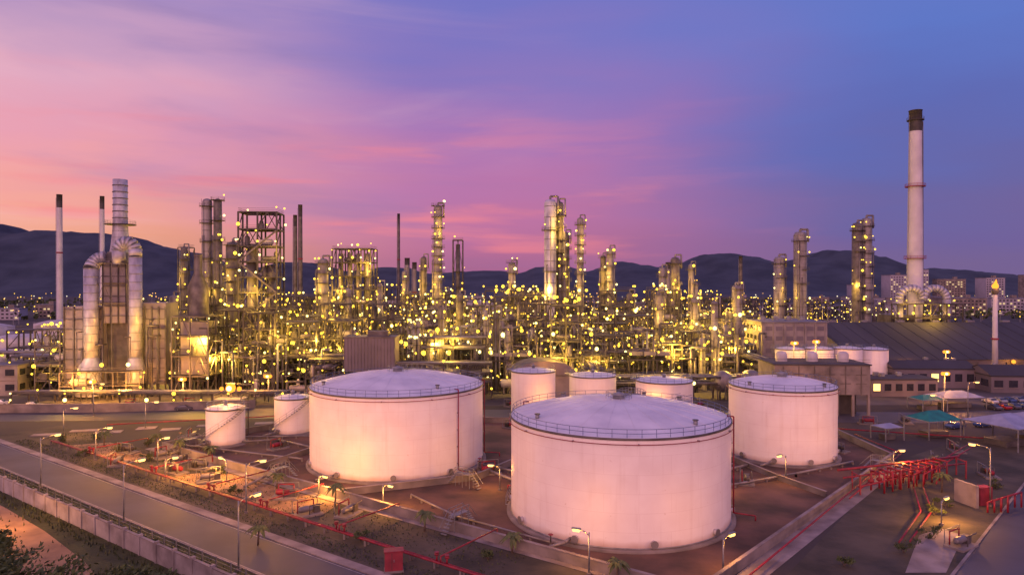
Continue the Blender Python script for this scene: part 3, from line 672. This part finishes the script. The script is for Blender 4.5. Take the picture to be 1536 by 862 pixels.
# ------------------------------------------------------------------ street lamps
def street(X,Y,h,rz=0,arm=2.2,p=1500,c=ORG,dbl=False,em=STRIPE):
    b=M(); b.tube((0,0,0),(0,0,h),.12,GALV,8,r2=.07); b.box(0,0,0,.5,.5,.3,CONC)
    for s in((1,-1) if dbl else (1,)):
        b.path([(0,0,h-.4),(s*.5,0,h),(s*arm,0,h+.25)],.06,GALV,6)
        b.box(s*(arm+.35),0,h+.22,1.1,.36,.12,GALV); b.drum((s*(arm),0,h+.1),(s*(arm+.7),0,h+.1),.24,em,8)
        b.lamps.append((s*(arm+.35),0,h-.4,p,c))
    b.make('street_lamp',(X,Y,0),rz)
ru=math.atan2(V.y,V.x)
for s in(15,43,71.5,99.5): street(*sn(s,-8.1),8.3,ru,p=1600)
street(*sn(61,-24),7,ru,p=5000)  # unseen lamp, added out of frame to light the sand path
for X,Y,h,rz,p in((-39.4,101,7.4,.4,2600),(-80,131,6,.4,4000),(-66,127,5,.5,3400),(-19.5,103,3.6,-.6,2600),(9,79.5,5,2.8,1300),(24.5,79,4.5,.6,1200),(47,117,4.5,3.6,900),(73,104,9,2.4,2200),(60.5,96,3.4,.6,3400),(-31,109.3,3.2,-.6,3600),(-49,117,3.8,2.6,4200),(-86,160,6,.3,2000),(35,112,4,3.6,900),(66,118,5,0,2000),(-35,160,6,0,2200),(12,158,6,3.2,3200),(30,158,6,0,2500),(65,165,6,0,1500),(100,158,8,3,2000),(-108,176,8,0,2200),(-140,174,8,0,2200),(115,172,9,0,2200),(-2,112,4,3,1500),(-100,152,6,.4,3000),(-60,118,3.6,.5,3000)):
    street(X,Y,h,rz,1.2 if h<6 else 2,p,ORG)
for X,Y,h,p in((123,194,8,7000),(97,218,15,5000),(-152,188,8,2500),(-95,197,6,4500),(-118,192,6,4500),(150,236,10,4000),(88,213,15,4000),(-70,196,7,4500),(-40,190,7,2500)):
    b=M(); b.tube((0,0,0),(0,0,h),.18,GALV,8); b.box(0,0,h,2,.3,.2,GALV)
    for x in(-.7,0,.7): b.box(x,-.15,h+.2,.5,.3,.45,GALV); b.ball(x,-.45,h+.42,.55,BULBO,8)
    b.ball(0,-.95,h+.42,.4,BULBC,8)
    b.lamps=[(0,-2,h+.3,p,ORG)]; b.make('floodlight_mast',(X,Y,0))
# ------------------------------------------------------------------ red fire-water pipework
def supp(b,x,y,z): b.box(x,y,0,.25,.25,z-.08,CONC)
b=M()
for n_,z,r in((5.8,.85,.15),(6.4,.75,.09)):
    p=[(*sn(10,n_),z),(*sn(165,n_),z)]; b.path(p,r,REDP,8)
    for i in range(10,165,4): x,y=sn(i,n_); supp(b,x,y,z)
for s in(28,52,70,84,101,119):
    x0,y0=sn(s,5.8); x1,y1=sn(s,17.0); b.path([(x0,y0,.85),(x0,y0,1.7),(x1,y1,1.7),(x1,y1,.4)],.1,REDP,6)
    for q in(-.8,.8): x,y=sn(s+q,6); b.path([(x,y,.8),(x,y,1.9)],.12,REDP,6); b.tube((x-.25,y,1.7),(x+.25,y,1.7),.16,REDP,8); b.tube((x,y,1.95),(x,y,2.0),.3,REDP,10)
b.make('red_fire_main')
b=M()
def rl_(pts,r=.15,m=REDP): b.path(pts,r,m,7)
for o_ in(0,1.6):
    rl_([(50+o_,88+o_*.2,.6),(60+o_,100,.6),(66+o_,112,.6),(66+o_,112,2.6),(75+o_,120,2.6),(90+o_,134,2.6)],.12)
for i in range(9):
    x=59+i*1.9;y=112+i*1.0; rl_([(x,y,.1),(x,y,3.2),(x+1.2,y-1.8,3.2),(x+1.2,y-1.8,.1)],.15); b.tube((x-.35,y,1.6),(x+.35,y,1.6),.3,REDP,8); b.tube((x,y-.1,3.4),(x,y-.1,3.45),.38,REDP,10)
rl_([(54,113,3.1),(80,122,3.1)],.2); rl_([(54,111,2.4),(80,120,2.4)],.15); rl_([(56,110,1.2),(78,122,1.2)],.15)
for x,y in((56,111),(64,114),(72,117),(79,120)): b.bar((x,y-1.4,0),(x,y-1.4,3.2),.2,REDS); b.bar((x,y+1.2,0),(x,y+1.2,3.2),.2,REDS); b.bar((x,y-1.4,3),(x,y+1.2,3),.2,REDS)
b.box(70,105,0,.5,4,3.4,PAVE,.2); b.box(72.5,105,0,2.2,1.4,2.8,REDS,.2)
for i in range(4): rl_([(70.5+i,101,.1),(70.5+i,101,1.6+.3*i),(74+i,103,1.6+.3*i),(74+i,103,.2)],.14)
b.make('fire_water_manifold')
b=M()
p=[(74,150,.7),(74.8,133,.7),(26,76.5,.7)]; b.path(p,.12,REDP,7); b.path([(75.4,150,.9),(76,133,.9),(52,105,.9)],.11,REDP,7)
p=[(74.5,156,.8),(120,140,.8),(150,130,.8)]; b.path(p,.15,REDP,7)
p=[(-30,170,.9),(74,158,.9)]; b.path(p,.14,REDP,7); b.path([(-95,160,.9),(-45,174.5,.9)],.14,REDP,7)
b.make('red_fire_main')
b=M(); b.box(0,0,.25,2.1,1.2,2.2,REDS,.2); b.box(0,0,2.452,2.3,1.4,.12,REDP,.2); b.box(0,0,0,2.3,1.4,.25,CONC,.2); b.box(-.1,-.62,.4,.06,.05,1.9,BLACK,.2); b.box(.15,-.62,1.3,.08,.08,.3,GALV,.2)
b.make('hose_cabinet',(-14,80.6,0))
b=M()
for (pts,r) in (([(-42,122,.6),(-44,112,.6)],.2),([(-6,124,.7),(0,116,.7),(4,110,.7)],.25),([(-6,126,.7),(2,120,.7),(10,140,.7),(14,160,.7)],.2),([(32,118,.6),(44,126,.6)],.25),([(34,112,.6),(50,120,.6),(64,128,.6)],.2),([(-39,138,.6),(-50,146,.6),(-58,144,.6)],.2),([(5,88,.6),(-8,98,.6),(-16,108,.6)],.15),([(24,160,.6),(62,150,.6),(72,150,.6)],.25),([(-70,142,.6),(-40,130,.6)],.2),([(-72,148,.6),(-38,150,.6)],.15)):
    b.path(pts,r,ALU,8)
    for (x0,y0,z0),(x1,y1,z1) in zip(pts,pts[1:]):
        k_=max(1,int(math.hypot(x1-x0,y1-y0)/3))
        for i in range(k_+1): b.box(x0+(x1-x0)*i/k_,y0+(y1-y0)*i/k_,0,.3,.3,z0-r,CONC)
    x,y,z=pts[0]; b.tube((x,y,z),(x,y,z+1),.1,STEEL,6); b.tube((x,y,z+1),(x,y,z+1.05),.35,REDP,10)
b.make('product_pipework')
def skid(X,Y,rz):
    b=M(); b.box(0,0,0,4,2.4,.3,CONC)
    b.drum((-1.2,0,1.0),(.6,0,1.0),.45,R.choice([STEEL,ALU,REDP]),10); b.box(1.3,0,.3,.9,.9,1.0,STEEL)
    b.path([(-1.2,.8,.3),(-1.2,.8,2),(1.2,.8,2),(1.2,.8,.4)],.1,R.choice([REDP,STEEL]),6); b.path([(0,-.8,.3),(0,-.8,1.6),(2.2,-.8,1.6)],.08,STEEL,6)
    for x in(-1.9,1.9): b.bar((x,1.1,.3),(x,1.1,2.2),.08,GALV)
    b.bar((-1.9,1.1,2.2),(1.9,1.1,2.2),.08,GALV); b.make('pump_skid',(X,Y,0),rz)
for X,Y in((-68,133),(-63,129),(-57,125),(-36,108),(-24,100),(-70,150),(-42,160),(0,160),(28,165),(50,160),(84,120),(90,138),(58,88),(80,128),(-77,137),(66,138),(68,145),(-4,122),(40,116),(12,158),(-30,100),(96,166),(86,165),(-48,140),(-90,190),(-75,190),(-55,192),(-20,190),(0,188),(20,190),(40,190),(52,188),(-105,188),(-74,128),(-60,122),(-52,117)):
    skid(X,Y,R.uniform(0,3))
def bridge(X,Y,rz,l=6):
    b=M(); b.box(0,0,2.2,l,1,.1,GALV)
    for s in(-1,1):
        for i in range(6): b.box(s*(l/2+.3*i+.15),0,2.1-.37*i,.3,1,.05,GALV)
        for x in(-l/2,0,l/2): b.bar((x,s*.5,0),(x,s*.5,3.2),.07,GALV)
        for z in(2.7,3.2): b.bar((-l/2,s*.5,z),(l/2,s*.5,z),.06,GALV)
        for e in(-1,1): b.bar((e*l/2,s*.5,3.2),(e*(l/2+2),s*.5,1),.06,GALV)
    b.make('access_stairway',(X,Y,0),rz)
bridge(*sn(72,17.5),ru,3); bridge(*sn(112,17.5),ru,3); bridge(-8,114,-.6,3); bridge(66,122,-.8,3); bridge(-66,139,1,4)
# ------------------------------------------------------------------ vegetation
LF=[mat('leaf_a',(.07,.10,.03),(.04,.06,.02),1,.8),mat('leaf_b',(.11,.12,.04),(.06,.08,.025),1,.8),mat('leaf_c',(.035,.05,.02),(.02,.03,.015),1,.8)]
BARK=mat('bark',(.15,.11,.08),(.08,.06,.045),4,.9)
def leaves(b,cx,cy,cz,rx,rz_,n,size):
    cl=[(R.gauss(0,.45),R.gauss(0,.45),R.uniform(-.6,.8)) for _ in range(max(3,n//60))]
    for i in range(n):
        c=R.choice(cl); x=cx+rx*(c[0]+R.gauss(0,.22)); y=cy+rx*(c[1]+R.gauss(0,.22)); z=cz+rz_*(c[2]+R.gauss(0,.2))
        if z<.05: z=.1
        a=Vector((R.gauss(0,1),R.gauss(0,1),R.gauss(0,1))).normalized(); t=a.orthogonal().normalized(); u=a.cross(t); s=size*R.uniform(.6,1.4)
        p=Vector((x,y,z)); b.face([p+t*s,p+u*s*.5,p-t*s,p-u*s*.5],LF[0] if z>cz else LF[2] if R.random()<.6 else LF[1])
def tree(X,Y,h,r,name='tree',n=1600,size=.26):
    b=M(); b.tube((0,0,0),(.1,.1,h*.55),.22,BARK,7,r2=.12)
    for i in range(5):
        a=i*1.3; b.tube((.1,.1,h*(.3+.05*i)),(r*.6*math.cos(a),r*.6*math.sin(a),h*.75),.09,BARK,5,r2=.03)
    leaves(b,0,0,h*.68,r,h*.34,n,size); b.make(name,(X,Y,0))
def bush(X,Y,r,n=260,size=.16):
    b=M()
    for i in range(5): a=i*1.26; b.tube((0,0,0),(r*.5*math.cos(a),r*.5*math.sin(a),r*.8),.04,BARK,4,r2=.01)
    leaves(b,0,0,r*.6,r,r*.6,n,size); b.make('bush',(X,Y,0))
def palm(X,Y,h):
    b=M(); b.tube((0,0,0),(.15,0,h),.14,BARK,7,r2=.09)
    for i in range(13):
        a=i*2*pi/13+R.uniform(-.2,.2); l=R.uniform(1.3,1.9); up=R.uniform(.2,.9); prev=None; d=Vector((math.cos(a),math.sin(a),0)); s=Vector((-d.y,d.x,0))
        for k_ in range(7):
            t=k_/6; c=Vector((.15,0,h))+d*l*t+Vector((0,0,up*t*1.6-1.7*t*t)); wd=.3*math.sin(pi*min(1,t*.85+.12))
            if prev:
                pc,pw=prev; b.face([pc,c,c+s*wd-Vector((0,0,wd*.5)),pc+s*pw-Vector((0,0,pw*.5))],LF[k_%2]); b.face([pc,c,c-s*wd-Vector((0,0,wd*.5)),pc-s*pw-Vector((0,0,pw*.5))],LF[(k_+1)%2])
            prev=(c,wd)
    b.make('palm_tree',(X,Y,0))
for X,Y,h in((-27,104,3.2),(-12,93.5,2.6),(-39,113,2.4),(-66,135,3),(-72,138,3.4),(-58,131,2.6),(-85,142,3),(70,111,3),(-33,88.5,2.4),(76,122,2.8),(0,86,2.3),(12,78,2.2)): palm(X,Y,h)
for i in range(60):
    s=R.uniform(-5,120); bush(*sn(s,R.uniform(-11.6,-10.2)),R.uniform(.5,.95),150,.14)
for X,Y,r in((49.5,86,1.5),(40,82,1),(56,91,1.2),(-20,90,1),(-45,111,1.1),(-60,135,1.4),(-76,142,1.6),(-80,138,1.5),(-52,122,1.2),(-70,131,1.3),(62,100,1.1),(80,113,1.3),(-3,84,.9),(66,104,1),(-90,148,1.5),(-84,134,1.2),(-96,146,1.3)): bush(X,Y,r,350,.15)
for X,Y,h,r in((-56,73,5,3.2),(-52,68,6,3),(-46,68,5.5,3),(-40,69,4.6,2.6),(-36,68,4.2,2.4),(-44,73,2.6,2.2),(-58,66,6,3),(-61,80,3.6,2.2),(-64,84,3,1.8)): tree(X,Y,h,r)
b=M()
for i in range(11000):
    n_=-R.uniform(13,38); s=R.uniform(5,125)
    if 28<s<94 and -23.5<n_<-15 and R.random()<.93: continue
    x,y=sn(s,n_); h=R.uniform(.2,.7); a=R.uniform(0,pi); c_,s_=math.cos(a)*.12,math.sin(a)*.12
    b.face([(x-c_,y-s_,0),(x+c_,y+s_,0),(x+R.uniform(-.2,.2),y+R.uniform(-.2,.2),h)],R.choice(LF))
for i in range(9000):
    s=R.uniform(0,125); x,y=sn(s,R.choice([R.uniform(-12.2,-7.8),R.uniform(2,5),R.uniform(7,15)])); h=R.uniform(.08,.3); a=R.uniform(0,pi); c_,s_=math.cos(a)*.1,math.sin(a)*.1
    b.face([(x-c_,y-s_,0),(x+c_,y+s_,0),(x+R.uniform(-.1,.1),y+R.uniform(-.1,.1),h)],R.choice(LF))
b.make('grass_tufts')
b=M()
for i in range(1200):
    x=R.uniform(-900,900); y=R.uniform(620,1200)
    leaves(b,x,y,4,6,4,14,2.2)
b.make('distant_trees')
# ------------------------------------------------------------------ distant city
WAR=emis('window_glow',(1,.7,.35),.9)
CITYW=mat('city_render',(.34,.33,.4),(.24,.24,.3),.05,.8)  # wall colour tinted bluish for distance haze
for i in range(54):
    X=R.uniform(-620,760); Y=R.uniform(640,1150); w=R.uniform(14,45); d=R.uniform(12,25); h=R.uniform(6,16)
    if i<7: X=(560,600,640,520,1000,700,745)[i]; Y=(1000,1010,1000,1020,1300,1000,950)[i]; w=(26,24,40,30,60,30,26)[i]; h=(46,54,40,32,50,42,38)[i]
    elif i<18: X=R.uniform(420,640); Y=R.uniform(700,900); h=R.uniform(12,22)
    b=M(); b.box(0,0,0,w,d,h,R.choice([CITYW,CITYW,CONC])); b.box(0,0,h+.002,w+1,d+1,.6,ROOFG); b.box(w*.2,0,h+.6,5,4,3,CONC)
    nf=max(1,int(h/3.4))
    for f in range(nf):
        for q in range(int(w/4)):
            b.box(-w/2+2+q*4,-d/2-.05,f*3.4+1.2,2.2,.2,1.5,WAR if R.random()<.2 else GLASS)
    b.make('apartment_building' if h>25 else 'town_building',(X,Y,0),R.uniform(-.2,.2))
b=M()
CW=emis('city_lamp_white',(1,.85,.6),1.6); CO=emis('city_lamp_orange',(1,.5,.12),2.2)
for i in range(620):
    y=560+R.random()**1.6*1100; x=R.uniform(-.85,.85)*y; z=R.uniform(4,12); b.bar((x,y,0),(x,y,z),.3,GALV); b.ball(x,y,z,R.uniform(.25,.7)*y/800,R.choice([CW,CO,BULB]),5)
b.make('distant_city_lights')
# ------------------------------------------------------------------ hills
HP=[(-2600,230),(-2200,250),(-1938,262),(-1797,244),(-1727,210),(-1633,221),(-1540,215),(-1446,210),(-1329,196),(-1236,163),(-1119,143),(-1025,101),(-861,92),(-791,112),(-697,106),(-580,78),(-393,92),(-276,68),(-159,78),(-66,80),(28,68),(75,92),(168,96),(262,78),(379,112),(449,101),(508,92),(590,108),(683,138),(742,143),(824,130),(917,96),(1011,121),(1116,152),(1198,144),(1292,108),(1409,78),(1479,87),(1596,78),(1689,58),(1797,40),(2180,57),(2800,90)]
HILL=mat('hill_forest_hazed',(.034,.05,.078),(.014,.025,.045),.012,.95,0,0,10)  # blue distance haze mixed into the forest colour
b=M(); xs=[-2600+i*18 for i in range(300)]; ys=[1500+i*45 for i in range(42)]
def hz(x):
    for (a,c),(d,e) in zip(HP,HP[1:]):
        if a<=x<=d: t=(x-a)/(d-a); t=t*t*(3-2*t); return c+(e-c)*t
    return 50
for y in ys:
    for x in xs:
        t=(y-2400)/ (700 if y<2400 else 900); f=max(0,1-abs(t)); f=f*f*(3-2*f)
        nz=mnoise.fractal(Vector((x/260,y/260,3)),1,2,5)
        wob=x+60*mnoise.noise(Vector((y/400,2,x/900)))*(1-f)
        zz_=hz(wob)*f*(1+.3*nz*(1-f))+mnoise.fractal(Vector((x/45,y/45,1)),1,2,4)*6*f - 2
        b.v.append((x,y,zz_))
nx=len(xs); mi=b.mi(HILL)
for j in range(len(ys)-1):
    for i in range(nx-1):
        q=j*nx+i; b.f.append((q,q+1,q+nx+1,q+nx)); b.m.append(mi); b.sm.append(True)
b.make('hills')
# ------------------------------------------------------------------ camera
cd=bpy.data.cameras.new('camera'); cam=bpy.data.objects.new('camera',cd); sc.collection.objects.link(cam)
cam.location=(0,0,34); cam.rotation_euler=(math.radians(90-.34),0,0); cd.lens=24; cd.sensor_width=36; cd.clip_end=20000; cd.clip_start=.5
sc.camera=cam
sc.view_settings.view_transform='Standard'; sc.view_settings.look='None'; sc.view_settings.exposure=0
